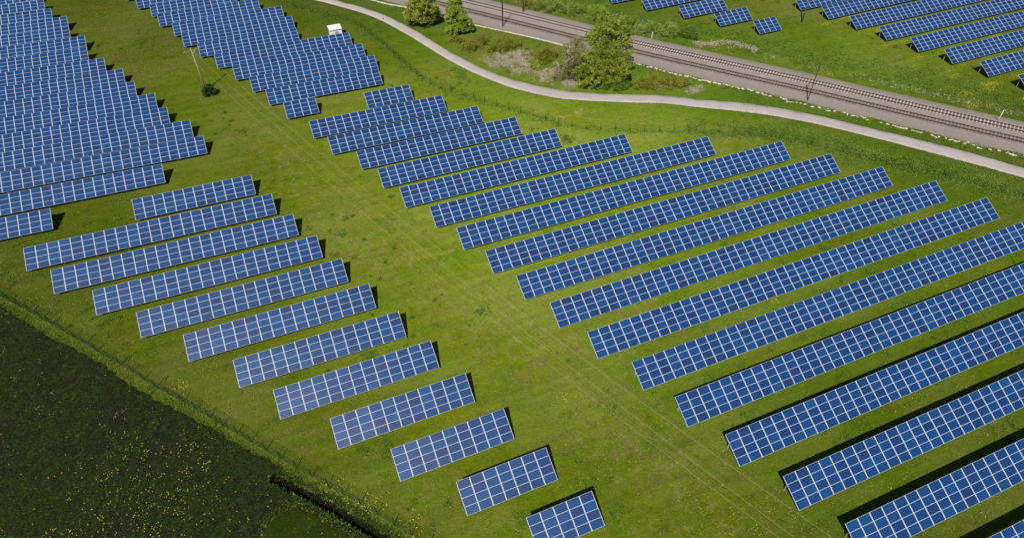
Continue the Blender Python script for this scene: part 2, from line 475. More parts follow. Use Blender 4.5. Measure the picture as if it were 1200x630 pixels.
def zones(x, y):
    """how lush, how worn and how weedy the turf is at a place, plus the painted vignette"""
    dt = dist_line(x, y, track[::6]); dp = dist_line(x, y, path_c[::6])
    df = dist_line(x, y, fence_up[::6]); dl = dist_line(x, y, fence_lo[::8])
    wire = np.abs((x-POLE[0])*(-WIRE_DIR[1]) + (y-POLE[1])*WIRE_DIR[0])
    along = (x-POLE[0])*WIRE_DIR[0] + (y-POLE[1])*WIRE_DIR[1]
    nA = vnoise(x, y, 0.06, 1); nB = vnoise(x, y, 0.13, 2)
    lush = np.exp(-(dt/17)**2)*0.9 + np.exp(-(dp/6)**2)*0.7
    inrows = (x > 30 + (60-y)*0.35) & (y < 95) & (dt > 22)
    lush = np.maximum(lush, np.where(inrows, 0.55*nB, 0))
    lush = np.maximum(lush, np.where((x > 85) & (dt < 60) & (dp > 12), 0.6*nB, 0))
    worn = np.exp(-((wire+2)/9.0)**2)*np.where(along > 20, 0.8, 0.3)
    worn = np.maximum(worn, 0.9*np.exp(-((dl-4)/5)**2)*nA)
    worn = np.maximum(worn, 0.75*np.clip((nA-0.5)*3, 0, 1))
    herb = np.exp(-(df/1.7)**2)*np.where(x > 85, 1.0, 0.5) + 0.5*np.exp(-((df-4.5)/3)**2)*(x > 92)
    herb = np.maximum(herb, np.exp(-((dt-14)/5)**2)*0.7*nB)
    pale = np.exp(-((x-46)/50)**2-((y-92)/58)**2)*0.85 + 0.3*vnoise(x, y, 0.035, 5) + 0.35*np.exp(-((x-140)/35)**2-((y-112)/30)**2)  # vignette painted into turf colour, bright centre to dark edges, plus random tone
    return np.stack([np.clip(lush, 0, 1), np.clip(worn, 0, 1), np.clip(herb, 0, 1), np.clip(pale, 0, 1)], -1)

vis = (V[:, 0] > -101) & (V[:, 0] < 231) & (V[:, 1] > -13) & (V[:, 1] < 251)
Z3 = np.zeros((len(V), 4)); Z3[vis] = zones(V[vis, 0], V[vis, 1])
# the ditch is its own piece of terrain, cut out of the meadow along the trench
FC = V[F].mean(1)
nearf = (FC[:, 0] > -20) & (FC[:, 0] < 14) & (FC[:, 1] > 14) & (FC[:, 1] < 52)
dm = np.zeros(len(F), bool)
dm[nearf] = dist_line(FC[nearf, 0], FC[nearf, 1], DITCH) < 0.66 + 0.16*(vnoise(FC[nearf, 0], FC[nearf, 1], 1.5, 91)-0.5)
FD = F[dm]; F = F[~dm]
uq, inv = np.unique(FD, return_inverse=True)
tag(fast_mesh("ditch", V[uq], inv.reshape(FD.shape), M['mud'], smooth=True), "narrow black ditch between the soil field and the fence strip", kind="structure")
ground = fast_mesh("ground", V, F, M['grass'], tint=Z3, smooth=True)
tag(ground, "mown green meadow between the solar rows", kind="structure")

def ribbon(name, line, offs, mat, dz, kind="structure", label=None, tint=None, heights=None, smooth=True, parent=None):
    nrm = normals2(line)
    k = len(offs); n = len(line)
    V = np.zeros((n, k, 3))
    for j, o in enumerate(offs):
        q_ = line + nrm*(o if np.ndim(o) == 0 else np.asarray(o)[:, None])
        V[:, j, :2] = q_
        V[:, j, 2] = ground_z(q_[:, 0], q_[:, 1]) + dz + (heights[j] if heights else 0)
    idx = (np.arange(n-1)[:, None]*k + np.arange(k-1)[None, :]).ravel()
    F = np.stack([idx, idx+k, idx+k+1, idx+1], 1)[:, ::-1]
    t = None
    if tint is not None:
        t = np.tile(np.asarray(tint, float)[None], (n, 1, 1)).reshape(-1, 3)
    o = fast_mesh(name, V.reshape(-1, 3), F, mat, tint=t, smooth=smooth, parent=parent)
    if kind: tag(o, label, kind=kind)
    return o

# ---- path: edges resampled side by side
up_l = smooth_line(PATH_UP, 1.0); lo_l = smooth_line(PATH_LO, 1.0)
npth = 240
def resamp(L, n):
    s = np.concatenate([[0], np.cumsum(np.linalg.norm(np.diff(L, axis=0), axis=1))])
    t = np.linspace(0, s[-1], n)
    return np.stack([np.interp(t, s, L[:, 0]), np.interp(t, s, L[:, 1])], 1)
ua, la = resamp(up_l, npth), resamp(lo_l, npth)
jit = (vnoise(np.arange(npth), np.zeros(npth), 0.7, 4)-0.5)*0.18
PV = []
for i in range(npth):
    for j, w_ in enumerate((0.0, 0.03, 0.35, 0.65, 0.97, 1.0)):
        q_ = ua[i]*(1-w_) + la[i]*w_ + (jit[i] if j in (0, 5) else 0)
        PV.append((q_[0], q_[1], float(ground_z(q_[0], q_[1])) + (0.035 if 0 < j < 5 else -0.05) + (0.02 if j in (2, 3) else 0)))
PF = [(i*6+j, i*6+j+1, (i+1)*6+j+1, (i+1)*6+j) for i in range(npth-1) for j in range(5)]
tag(mesh_obj("path", PV, PF, M['path'], smooth=True), "pale paved path curving between the field and the railway", kind="structure")

# ---- railway bed
bed_offs = [4.6, 3.2, 1.6, 0.75, -0.75, -1.6, -2.9, -3.75, -5.25, -6.3, -8.2, -9.6]
bed_h = [-0.08, 0.16, 0.22, 0.24, 0.24, 0.22, 0.22, 0.24, 0.24, 0.22, 0.10, -0.06]
bed_t = [(0.9, 0, 0), (0.5, 0, 0), (0, 0, 0), (0, .8, 0), (0, .8, 0), (0, 0, 0), (0, 0, 0), (0, .8, 0), (0, .8, 0), (0.1, 0, 0), (0.45, 0, 0), (0.9, 0, 0)]
line_r = track
n_r = normals2(line_r)
# travel runs from upper left to lower right, so "left" is the far side
ribbon("railway_bed", line_r, [o if abs(o) < 8 else o + (vnoise(np.arange(len(line_r)), np.zeros(len(line_r)), 0.35, 9)-0.5)*1.2 for o in bed_offs], M['ballast'], 0.05, label="grey crushed stone bed under both railway tracks", tint=bed_t, heights=bed_h)

def rail_mesh(line, off, z0, parent):
    q_ = line + normals2(line)*off
    nn = normals2(line)
    prof = [(-0.075, 0), (-0.075, .03), (-.02, .05), (-.036, .14), (-.036, .172), (.036, .172), (.036, .14), (.02, .05), (.075, .03), (.075, 0)]
    V = []
    for i in range(len(q_)):
        z = float(terr(q_[i, 0], q_[i, 1])) + z0
        for a, h in prof:
            V.append((q_[i, 0]+nn[i, 0]*a, q_[i, 1]+nn[i, 1]*a, z+h))
    k = len(prof)
    Fc = [(i*k+j, (i+1)*k+j, (i+1)*k+j+1, i*k+j+1) for i in range(len(q_)-1) for j in range(k-1)]
    return mesh_obj("rail", V, Fc, M['rail'], parent)

def track_thing(off, slp, label):
    mid = track[len(track)//2]
    t = thing("railway_track", (0, 0, 0), label, "railway track", "railway tracks")
    L = track + normals2(track)*off
    for s_ in (-0.7175, 0.7175):
        rail_mesh(L, s_, 0.39, t)
    ls = smooth_line(L[::4], 0.66)
    nn = normals2(ls)
    mb = MB()
    for i in range(len(ls)):
        a = math.atan2(nn[i, 1], nn[i, 0]) + rng.normal()*0.01
        z = float(terr(ls[i, 0], ls[i, 1])) + 0.31 + rng.normal()*0.006
        mb.box((ls[i, 0], ls[i, 1], z), (2.5, 0.24, 0.16), Matrix.Rotation(a, 3, 'Z'))
    o = mb.build("sleepers", slp, t); o["kind"] = "stuff"
    return t
track_thing(0.0, M['sleeper'], "far railway track with pale concrete sleepers, beside the grass bank")
track_thing(-4.5, M['sleeper_dark'], "near railway track with browner sleepers, on the path side of the stone bed")

# ---- stone edging along the near foot of the bed
stone_line = smooth_line([(20, 199.5), (25, 193), (34.61, 180.82), (38.73, 176.77), (45.45, 168.56), (53.52, 158.73), (61.76, 149.56), (68.24, 141.8), (80.67, 125.95), (89.38, 114.14), (96.95, 105.34), (105.35, 93.59), (111.46, 85.82), (117.04, 77.57), (128.82, 60.27), (132, 55)], 0.62)
edg = thing("stone_edging", (61.8, 149.6, 0), "broken line of pale stones and slabs edging the railway bed", "stone edging")
edg.location = (0, 0, 0)
proto_st = []
for k in range(4):
    b = MB().box((0, 0, 0), (0.82, 0.42, 0.22))
    vv = [tuple(np.array(v_)*(1+rng.normal(0, 0.10, 3))) for v_ in b.v]
    o = mesh_obj("stone", vv, b.f, M['stone'], edg); proto_st.append(o)
nn = normals2(stone_line); used = 0
for i in range(len(stone_line)):
    x_, y_ = stone_line[i]
    neat = y_ > 140
    if not neat and (rng.random() < (0.12 if y_ > 100 else 0.3)): continue
    a = math.atan2(nn[i, 1], nn[i, 0]) - math.pi/2 + (rng.normal()*0.02 if neat else rng.normal()*0.6)
    jx, jy = (0, 0) if neat else rng.normal(0, 0.22, 2)
    sc = (0.76, 0.85, 0.8) if neat else (rng.uniform(0.4, 1.1), rng.uniform(0.4, 1.0), rng.uniform(0.3, 0.8))
    loc = (x_+jx, y_+jy, float(terr(x_, y_))+0.06)
    if used < 4:
        o = proto_st[used]; o.location = loc; o.rotation_euler = (0, 0, a); o.scale = sc
    else:
        inst("stone", proto_st[used % 4], edg, loc, (0, 0, a), sc)
    used += 1

# ---- dark soil field in the lower left, ragged edge
se = smooth_line(SOIL_EDGE, 0.35)
sn = -normals2(se)
ts = np.concatenate([[0, 0.3, 0.7], np.linspace(1.2, 8, 18), np.linspace(9, 75, 60)])
rag = (vnoise(se[:, 0], se[:, 1], 0.25, 5)-0.5)*0.8 + (vnoise(se[:, 0], se[:, 1], 1.9, 6)-0.5)*0.5
SV = np.zeros((len(se), len(ts), 3))
for j, s_ in enumerate(ts):
    q_ = se + sn*(s_ + rag*max(0, 1-s_/6))[:, None]
    SV[:, j, :2] = q_
    SV[:, j, 2] = ground_z(q_[:, 0], q_[:, 1]) + (0.10 if s_ > 0.2 else -0.02) + (vnoise(q_[:, 0], q_[:, 1], 1.6, 8)-0.4)*0.12*(min(1, s_/0.7))
k = len(ts)
idx = (np.arange(len(se)-1)[:, None]*k + np.arange(k-1)[None, :]).ravel()
SFc = np.stack([idx, idx+1, idx+k+1, idx+k], 1)
SC = SV.reshape(-1, 3)[SFc].mean(1)
SFc = SFc[dist_line(SC[:, 0], SC[:, 1], DITCH) > 0.75]
soil = fast_mesh("soil_field", SV.reshape(-1, 3), SFc, M['soil'], smooth=True)
tag(soil, "dark weedy soil field below the green fence", kind="structure")

# ---- small grass patch beyond the ditch, at the bottom edge
pc = [(-15.9, 40.6), (-14.5, 43.1), (-12.9, 44.4), (-11.4, 44.4), (-10.0, 43.2), (-7.7, 40.5), (-5.2, 37.3), (-2.7, 33.9), (1.9, 27.6), (-6, 20), (-20, 33)]
pl = smooth_line(pc + [pc[0]], 0.4)
cx, cy = np.mean(pl, axis=0)
rr = (vnoise(pl[:, 0], pl[:, 1], 1.4, 12)-0.5)*0.9
dvec = pl - np.array([cx, cy]); dl_ = np.linalg.norm(dvec, axis=1)
pl = np.array([cx, cy]) + dvec*((dl_+rr)/dl_)[:, None]
fr = [0.0001, 0.15, 0.3, 0.45, 0.6, 0.72, 0.82, 0.9, 0.96, 1.0]
GV = []
for f_ in fr:
    for q_ in pl:
        p_ = np.array([cx, cy])*(1-f_) + q_*f_
        GV.append((p_[0], p_[1], float(ground_z(p_[0], p_[1])) + (0.22 if f_ < 0.95 else 0.02)))
n = len(pl)
GF = np.array([(a*n+b, a*n+(b+1) % n, (a+1)*n+(b+1) % n, (a+1)*n+b) for a in range(len(fr)-1) for b in range(n)])
GVa = np.array(GV)
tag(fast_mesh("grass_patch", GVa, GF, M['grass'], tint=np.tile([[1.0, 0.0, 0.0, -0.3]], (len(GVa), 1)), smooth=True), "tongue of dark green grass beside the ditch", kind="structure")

# ------------------------------------------------------------------ solar tables
TILT = 0.469758
PW, PH = 1.674, 1.01
ZL = 0.70
TABLES = {
    'L': [(12, -28.31, 105.78, 1.006), (23, -44.39, 98.56, 1.014), (22, -39.94, 91.40, 1.011), (20, -33.75, 84.29, 1.010), (18, -27.62, 77.15, 1.008), (16, -21.44, 70.03, 1.005), (14, -15.30, 62.80, 1.002), (13, -10.85, 55.68, 1.001), (11, -4.73, 48.48, 0.997), (9, 1.38, 41.30, 0.996), (7, 7.48, 34.13, 0.995), (5, 13.45, 26.95, 0.995)],
    'R': [(6, 17.85, 127.72, 1.000), (17, 4.89, 120.50, 0.995), (19, 7.31, 113.28, 0.990), (20, 11.46, 106.16, 0.987), (22, 13.85, 98.89, 0.984), (28, 16.10, 91.65, 0.977), (34, 19.48, 84.41, 0.998), (39, 22.01, 77.24, 1.014), (41, 24.47, 70.04, 1.009), (43, 26.91, 62.86, 1.003), (44, 29.36, 55.67, 1.016), (45, 31.92, 48.45, 1.009), (49, 35.07, 41.34, 1.000), (42, 37.41, 34.21, 1.000), (35, 40.16, 27.04, 1.000), (28, 43.11, 19.78, 1.000), (21, 45.75, 12.50, 1.000), (14, 48.60, 5.30, 1.000)],
    'U': [(6, -51.31, 108.33, 1.000), (17, -51.65, 115.49, 1.000), (22, -52.21, 122.79, 1.000), (22, -54.35, 130.00, 1.000), (20, -55.22, 137.10, 1.000), (19, -55.81, 144.22, 1.000), (17, -56.58, 151.46, 1.000), (16, -57.35, 158.79, 1.000), (14, -58.14, 166.17, 1.000), (13, -60.47, 173.59, 1.000), (13, -61.27, 180.73, 1.000), (11, -61.91, 187.94, 1.000), (11, -62.81, 195.02, 1.000), (9, -63.69, 202.12, 1.000), (8, -64.32, 209.18, 1.000), (8, -66.00, 216.30, 1.000)],
    'M': [(4, 1.07, 130.10, 1.000), (15, -1.69, 137.20, 0.998), (17, -4.35, 144.32, 1.001), (18, -7.35, 151.35, 1.001), (19, -10.76, 158.67, 1.004), (14, -14.12, 166.14, 1.005), (16, -17.48, 173.43, 1.008), (16, -19.37, 180.51, 1.017), (15, -22.76, 187.71, 1.013), (13, -24.50, 194.77, 1.004), (12, -28.00, 201.60, 1.000), (11, -31.00, 208.80, 1.000)],
    'F': [(18, 135.29, 131.54, 1.000), (26, 138.39, 124.57, 1.000), (34, 140.75, 117.02, 1.000), (32, 143.10, 109.37, 1.000), (25, 145.39, 101.62, 1.000), (18, 147.62, 93.85, 1.000), (11, 149.68, 85.94, 1.000), (3, 151.57, 77.79, 1.000)],
    'G': [(12, 91.43, 155.05, 1.000), (19, 97.87, 147.69, 1.000), (8, 104.56, 139.84, 1.009), (6, 110.56, 132.32, 0.991), (4, 117.01, 124.70, 0.997)],
}
ORD = "first second third fourth fifth sixth seventh eighth ninth tenth eleventh twelfth thirteenth fourteenth fifteenth sixteenth seventeenth eighteenth".split()
NUM = {4: 'four', 5: 'five', 6: 'six', 7: 'seven', 8: 'eight', 9: 'nine', 11: 'eleven', 12: 'twelve', 13: 'thirteen', 14: 'fourteen', 16: 'sixteen', 18: 'eighteen', 20: 'twenty', 22: 'twenty-two', 23: 'twenty-three'}
GROUP = {'L': "staggered solar tables of the lower left block", 'R': "long solar tables of the right-hand block", 'U': "packed solar tables of the upper left field", 'M': "packed solar tables of the upper middle field", 'F': "solar tables of the far upper right field", 'G': "short solar tables beyond the railway"}

def table_label(b, i, n):
    if b == 'L':
        x = {5: ", nearest the bottom edge", 23: ", the longest there", 12: ", topmost and set back"}.get(n, "")
        return "blue solar table %s panels long in the lower left block%s" % (NUM[n], x)
    if b == 'R':
        if i == 0: return "short six-panel solar table at the top of the right-hand block"
        if i < 12: return "long solar table, %s row below the short top one at right" % ORD[i-1]
        if i == 17: return "solar table whose corner just shows at the bottom right of the photo"
        return "solar table cut by the right edge, %s row up from bottom right corner" % ORD[17-i]
    if b == 'U':
        if i == 0: return "solar table stub at the left edge, lowest of the upper left field"
        return "solar table in the packed upper left field, %s row above its lowest stub" % ORD[i-1]
    if b == 'M':
        if i == 0: return "four-panel solar table at the front tip of the upper middle field"
        return "solar table in the packed upper middle field, %s row behind the four-panel one" % ORD[i-1]
    if b == 'F':
        if i == 7: return "solar table just entering at the right edge, lowest beyond the railway"
        return "solar table of the far upper right field, %s row above its lowest one" % ORD[6-i]
    return ["solar table beyond the railway nearest the big tree, cut by the top edge", "solar table cut by the top edge between the tree and the eight-panel table",
            "eight-panel solar table beyond the railway, behind the six-panel one", "six-panel solar table beyond the railway, beside the smallest one", "smallest solar table beyond the railway, four panels long"][i]

def panel_mesh():
    w, h, t = 1.655, 1.000, 0.04
    bx, by, d = 0.050, 0.021, 0.006
    x, y = w/2, h/2
    v = [(-x, -y, 0), (x, -y, 0), (x, y, 0), (-x, y, 0),
         (-x+bx, -y+by, 0), (x-bx, -y+by, 0), (x-bx, y-by, 0), (-x+bx, y-by, 0),
         (-x+bx, -y+by, -d), (x-bx, -y+by, -d), (x-bx, y-by, -d), (-x+bx, y-by, -d),
         (-x, -y, -t), (x, -y, -t), (x, y, -t), (-x, y, -t)]
    f = [(0, 1, 5, 4), (1, 2, 6, 5), (2, 3, 7, 6), (3, 0, 4, 7), (4, 5, 9, 8), (5, 6, 10, 9), (6, 7, 11, 10), (7, 4, 8, 11),
         (8, 9, 10, 11), (12, 13, 1, 0), (13, 14, 2, 1), (14, 15, 3, 2), (15, 12, 0, 3), (15, 14, 13, 12)]
    me = bpy.data.meshes.new("panel")
    me.from_pydata(v, [], f)
    for mm in (M['frame'], M['glass'], M['backsheet']): me.materials.append(mm)
    mi = [0]*len(f); mi[8] = 1; mi[13] = 2
    me.polygons.foreach_set("material_index", mi); me.update()
    return me
PANEL = panel_mesh()
ct, st_ = math.cos(TILT), math.sin(TILT)

def shared(mb, name, mat):
    me = bpy.data.meshes.new(name); me.from_pydata(mb.v, [], mb.f); me.materials.append(mat); me.update(); return me
h_front = ZL + 0.55*st_; h_back = ZL + 3.3*st_
LEG_F = shared(MB().box((0, 0, (h_front-0.10-0.3)/2), (0.10, 0.08, h_front-0.10+0.3)), "leg", M['galv'])
LEG_B = shared(MB().box((0, 0, (h_back-0.10-0.3)/2), (0.10, 0.08, h_back-0.10+0.3)), "leg", M['galv'])
RAFT = shared(MB().box((0, 0, 0), (0.06, 3.7, 0.10)), "rafter", M['galv'])
rafter_c = (0, 2.02*ct + 0.14*st_, ZL + 2.02*st_ - 0.14*ct)
PURL = shared(MB().box((0, 0, 0), (1.0, 0.05, 0.06)), "purlin", M['galv'])

def add(name, me, parent, loc, rot=(0, 0, 0), sc=None):
    o = bpy.data.objects.new(name, me); C.objects.link(o); o.parent = parent
    o.location = loc; o.rotation_euler = rot
    if sc: o.scale = sc
    return o

panel_fp = []          # footprints, to keep plants out
for b in 'LRUMFG':
    for i, (n, x, y, s) in enumerate(TABLES[b]):
        z0 = float(terr(x, y)); L = n*PW*s; z1 = float(terr(x+L, y))
        t = thing("solar_table", (x, y, z0), table_label(b, i, n), "solar table", GROUP[b])
        t.rotation_euler = (0, -math.atan2(z1-z0, L), 0)
        panel_fp.append((x, x+L, y, y+4.04*ct))
        jit = rng.normal(0, 1, (n*4, 3))
        kk = 0
        for r in range(4):
            sl = (r+0.5)*PH
            for c in range(n):
                j = jit[kk]; kk += 1
                add("panel", PANEL, t, ((c+0.5)*PW*s, sl*ct, ZL + sl*st_ + j[0]*0.004), (TILT + j[1]*0.004, j[2]*0.003, 0), (s, 1, 1))
        for sl in (0.5, 1.52, 2.52, 3.54):
            add("purlin", PURL, t, (L/2, sl*ct + 0.075*st_, ZL + sl*st_ - 0.075*ct), (TILT, 0, 0), (L-0.02, 1, 1))
        nb = max(2, int(round(L/5.0))+1)
        for q_ in range(nb):
            px = 0.45 + (L-0.9)*q_/(nb-1)
            add("leg", LEG_F, t, (px, 0.55*ct, 0))
            add("leg", LEG_B, t, (px, 3.3*ct, 0))
            add("rafter", RAFT, t, (px+0.085, rafter_c[1], rafter_c[2]), (TILT, 0, 0))
panel_fp = np.array(panel_fp)

def free(x, y, margin=0.2):
    ok = np.ones(len(x), bool)
    for a in panel_fp:
        ok &= ~((x > a[0]-margin) & (x < a[1]+margin) & (y > a[2]-margin) & (y < a[3]+margin))
    return ok

# ------------------------------------------------------------------ utility poles and wires
def utility_pole(x, y, h, mat, label, arm=True):
    z = float(terr(x, y))
    t = thing("utility_pole", (x, y, z), label, "utility pole")
    MB().tube([(0, 0, -0.5), (0, 0, h*0.5), (0, 0, h)], [0.17, 0.145, 0.11], 10).build("pole", mat, t, True)
    nrm = Vector((-WIRE_DIR[1], WIRE_DIR[0], 0))
    if arm:
        a0, a1 = nrm*(-1.75), nrm*2.0
        MB().tube([a0+Vector((0, 0, h-0.35)), a1+Vector((0, 0, h-0.35))], 0.05, 4).build("crossarm", M['wood'], t)
        MB().tube([nrm*0.9+Vector((0, 0, h-0.4)), Vector((0, 0, h-1.3))], 0.03, 4).build("brace", M['galv'], t)
        MB().tube([nrm*-0.9+Vector((0, 0, h-0.4)), Vector((0, 0, h-1.3))], 0.03, 4).build("brace", M['galv'], t)
        for o in (-1.4, 0.0, 1.7):
            zz = h-0.28 if o else h
            p_ = nrm*o
            MB().tube([p_+Vector((0, 0, zz)), p_+Vector((0, 0, zz+0.12)), p_+Vector((0, 0, zz+0.22)), p_+Vector((0, 0, zz+0.3))], [0.04, 0.07, 0.05, 0.03], 8).build("insulator", M['porcelain'], t)
    return t
utility_pole(POLE[0], POLE[1], 9.9, M['wood'], "pale wooden utility pole with crossarm, rising from a bush in the upper left corridor")
SPAN = 172.0
pend = POLE + WIRE_DIR*SPAN
utility_pole(pend[0], pend[1], 11.5, M['wood'], "second wooden utility pole, carrying the near end of the three wires")
for off, c1, c2, lab in ((1.7, -0.10666, 0.000756, "overhead wire nearest the right-hand rows"), (0.0, -0.0999, 0.000640, "middle one of the three overhead wires"), (-1.4, -0.1292, 0.00087, "overhead wire nearest the lower left block")):
    pts = []
    dn = np.array([-WIRE_DIR[1], WIRE_DIR[0]])
    zE = float(terr(pend[0], pend[1])) + 11.3
    for d in np.linspace(0, SPAN, 90):
        q_ = POLE + dn*off + WIRE_DIR*d
        z = 9.55 + c1*d + c2*d*d
        if off == 0: z += 0.0
        if d > 150: z = z + (zE-(9.55+c1*SPAN+c2*SPAN*SPAN))*((d-150)/(SPAN-150))**2
        pts.append((q_[0], q_[1], z + float(terr(POLE[0], POLE[1]))*max(0, 1-d/60)))
    o = MB().tube(pts, 0.0095, 5).build("overhead_wire", M['wire'], None, True)
    tag(o, lab, "wire", "overhead wires above the corridor")
px_, py_ = 131.92, 126.93
utility_pole(px_, py_, 8.6, M['wood_dark'], "dark slim pole in front of the far upper right tables", arm=False)

# ------------------------------------------------------------------ railway masts and posts
def mast(x, y, h, label, side, arms=True):
    z = float(terr(x, y))
    t = thing("railway_mast", (x, y, z), label, "railway mast", "overhead line masts")
    MB().box((0, 0, 0.15), (0.6, 0.6, 0.4)).build("foundation", M['ballast'], t)
    mb = MB()
    # two channels tied by flat lacing bars
    for s_ in (-1, 1):
        mb.box((s_*0.13, 0, 0.4+h/2), (0.07, 0.16, h))
    for q_ in range(int(h/0.6)):
        zz = 0.6 + q_*0.6
        mb.box((0, 0.085*(1 if q_ % 2 else -1), zz), (0.36, 0.012, 0.06), Matrix.Rotation(0.7*(1 if q_ % 2 else -1), 3, 'Y'))
    o = mb.build("mast_column", M['steel_dark'], t)
    i = int(np.argmin(np.hypot(track[:, 0]-x, track[:, 1]-y)))
    nv = normals2(track)[i]*side
    ang = math.atan2(nv[1], nv[0])
    o.rotation_euler = (0, 0, ang)
    if arms:
        n3 = Vector((nv[0], nv[1], 0))
        za = 6.6
        MB().tube([n3*0.2+Vector((0, 0, za)), n3*3.0+Vector((0, 0, za+0.2))], 0.035, 6).build("cantilever", M['steel_dark'], t)
        MB().tube([n3*0.2+Vector((0, 0, za+1.3)), n3*2.9+Vector((0, 0, za+0.25))], 0.03, 6).build("stay", M['steel_dark'], t)
        MB().tube([n3*1.6+Vector((0, 0, za+0.1)), n3*3.3+Vector((0, 0, za-0.65))], 0.025, 6).build("registration_arm", M['steel_dark'], t)
        MB().tube([n3*0.25+Vector((0, 0, za)), n3*0.5+Vector((0, 0, za+.02)), n3*0.75+Vector((0, 0, za+.04))], [0.05, 0.09, 0.05], 8).build("insulator", M['porcelain'], t)
    return t
mast(106.70, 94.39, 8.6, "dark lattice railway mast on the stone bed above the pale path", 1)
mast(59.48, 154.92, 8.2, "dark railway mast beside the near track, right of the willows", 1)
mast(67.48, 160.38, 8.2, "dark railway mast on the far side of the tracks, cut by the top edge", -1)
def post(x, y, h, label):
    z = float(terr(x, y))
    t = thing("marker_post", (x, y, z), label, "post", "pale posts beside the far track")
    MB().tube([(0, 0, -0.2), (0, 0, h)], [0.075, 0.06], 8).build("shaft", M['post_white'], t, True)
    MB().tube([(0, 0, h), (0, 0, h+0.05)], [0.08, 0.07], 8).build("cap", M['galv'], t)
post(135.77, 71.85, 2.75, "pale slim post beside the far track near the right edge")
post(90.27, 132.42, 2.9, "pale slim post beside the far track, right of the big tree")

# ------------------------------------------------------------------ fences
def fence(line, h, label, spacing, pitch, rails, rw):
    t = thing("mesh_fence", (0, 0, 0), label, "fence")
    s = np.concatenate([[0], np.cumsum(np.linalg.norm(np.diff(line, axis=0), axis=1))])
    npst = int(s[-1]/spacing)+1
    t_ = np.arange(npst)*spacing
    P = np.stack([np.interp(t_, s, line[:, 0]), np.interp(t_, s, line[:, 1])], 1)
    me = shared(MB().box((0, 0, h/2-0.15), (0.07, 0.07, h+0.35)), "post", M['greenpost'])
    mb = MB()
    nv = int(spacing/pitch)
    for q_ in range(nv+1):
        mb.box((spacing*q_/nv, 0, h/2+0.02), (rw, rw, h-0.06))
    for q_ in range(rails):
        mb.box((spacing/2, rw, 0.08+(h-0.12)*q_/(rails-1)), (spacing, rw*1.2, rw*1.4))
    pm = shared(mb, "mesh_panel", M['greenwire'])
    for a, b_ in zip(P[:-1], P[1:]):
        za, zb = float(ground_z(a[0], a[1])), float(ground_z(b_[0], b_[1]))
        d = b_-a; Ld = math.hypot(*d)
        rot = (0, -math.atan2(zb-za, Ld), math.atan2(d[1], d[0]))
        add("post", me, t, (a[0], a[1], za), (0, 0, rot[2]))
        add("mesh_panel", pm, t, (a[0], a[1], za), rot, (Ld/spacing, 1, 1))
    return t
fence(fence_lo, 1.9, "dark green mesh fence between the meadow and the dark soil field", 2.5, 0.125, 8, 0.0085)
fence(fence_up, 1.7, "thin green wire fence curving along the upper right edge of the meadow", 3.0, 0.25, 5, 0.006)

# ------------------------------------------------------------------ transformer kiosk
kz = float(terr(18.5, 166.3))
kx0, kx1, ky0, ky1, kh = 16.95, 20.05, 164.95, 167.75, 2.35
ks = thing("transformer_kiosk", ((kx0+kx1)/2, (ky0+ky1)/2, kz), "small white flat-roofed hut behind the upper middle solar tables", "hut")
w_, d_ = kx1-kx0, ky1-ky0
MB().box((0, 0, kh/2-0.1), (w_-0.16, d_-0.16, kh+0.1)).build("wall", M['white_paint'], ks)
MB().box((0, 0, -0.05), (w_+0.1, d_+0.1, 0.3)).build("plinth", M['white_roof'], ks)
rf = MB().box((0, 0, kh+0.13), (w_+0.1, d_+0.14, 0.16)).build("roof", M['white_roof'], ks)
MB().box((0, -d_/2-0.05, kh+0.09), (w_+0.16, 0.05, 0.12)).build("gutter", M['galv'], rf)
dr = MB().box((0.15, -d_/2+0.06, 1.0), (0.95, 0.06, 1.9)).build("door", M['grey_door'], ks)
lv = MB()
for q_ in range(8): lv.box((0.15, -d_/2+0.02, 0.3+q_*0.2), (0.8, 0.03, 0.05), Matrix.Rotation(0.4, 3, 'X'))
lv.build("louvre", M['grey_door'], dr)
MB().box((0.52, -d_/2+0.01, 1.0), (0.04, 0.06, 0.16)).build("handle", M['steel_dark'], dr)

# ------------------------------------------------------------------ bird on the path
def bird(x, y):
    z = float(terr(x, y))+0.06
    t = thing("bird", (x, y, z), "tiny dark bird standing on the pale path", "bird", rotz=2.2)
    prof = [(-0.30, .012, .17), (-0.20, .03, .185), (-0.10, .075, .205), (0.0, .095, .22), (.09, .08, .245), (.14, .05, .285), (.185, .052, .325), (.225, .035, .33), (.25, .014, .325), (.29, .004, .315)]
    MB().tube([(a, 0, c) for a, r_, c in prof], [r_ for a, r_, c in prof], 10).build("body", M['black_feather'], t, True)
    for s_ in (-1, 1):
        MB().tube([(-.02, s_*.045, .17), (-.01, s_*.045, .08), (0, s_*.045, 0.0)], [.014, .008, .007], 5).build("leg", M['black_feather'], t)
        MB().tube([(0.08, s_*0.075, .25), (-.06, s_*0.095, .23), (-.26, s_*0.05, .185)], [.02, .045, .008], 6).build("wing", M['black_feather'], t, True)
bird(31.97, 171.47)

# ------------------------------------------------------------------ vegetation builders
def leaf_quads(P, size, tint, droop=0.0, elong=1.0):
    n = len(P)
    a = rng.normal(size=(n, 3)); a /= np.linalg.norm(a, axis=1)[:, None]
    if droop > 0:
        a = a*(1-droop) + np.array([0, 0, -1.0])*droop
        a /= np.linalg.norm(a, axis=1)[:, None]
    b_ = np.cross(a, rng.normal(size=(n, 3))); b_ /= np.linalg.norm(b_, axis=1)[:, None] + 1e-9
    s = (size*rng.uniform(0.6, 1.35, n))[:, None]
    u = a*s*elong; w = b_*s*0.5
    V = np.stack([P-u*0.5, P+w*0.8, P+u*0.5, P-w*0.8], 1).reshape(-1, 3)
    F = np.arange(4*n).reshape(-1, 4)
    return V, F, np.repeat(tint, 4)

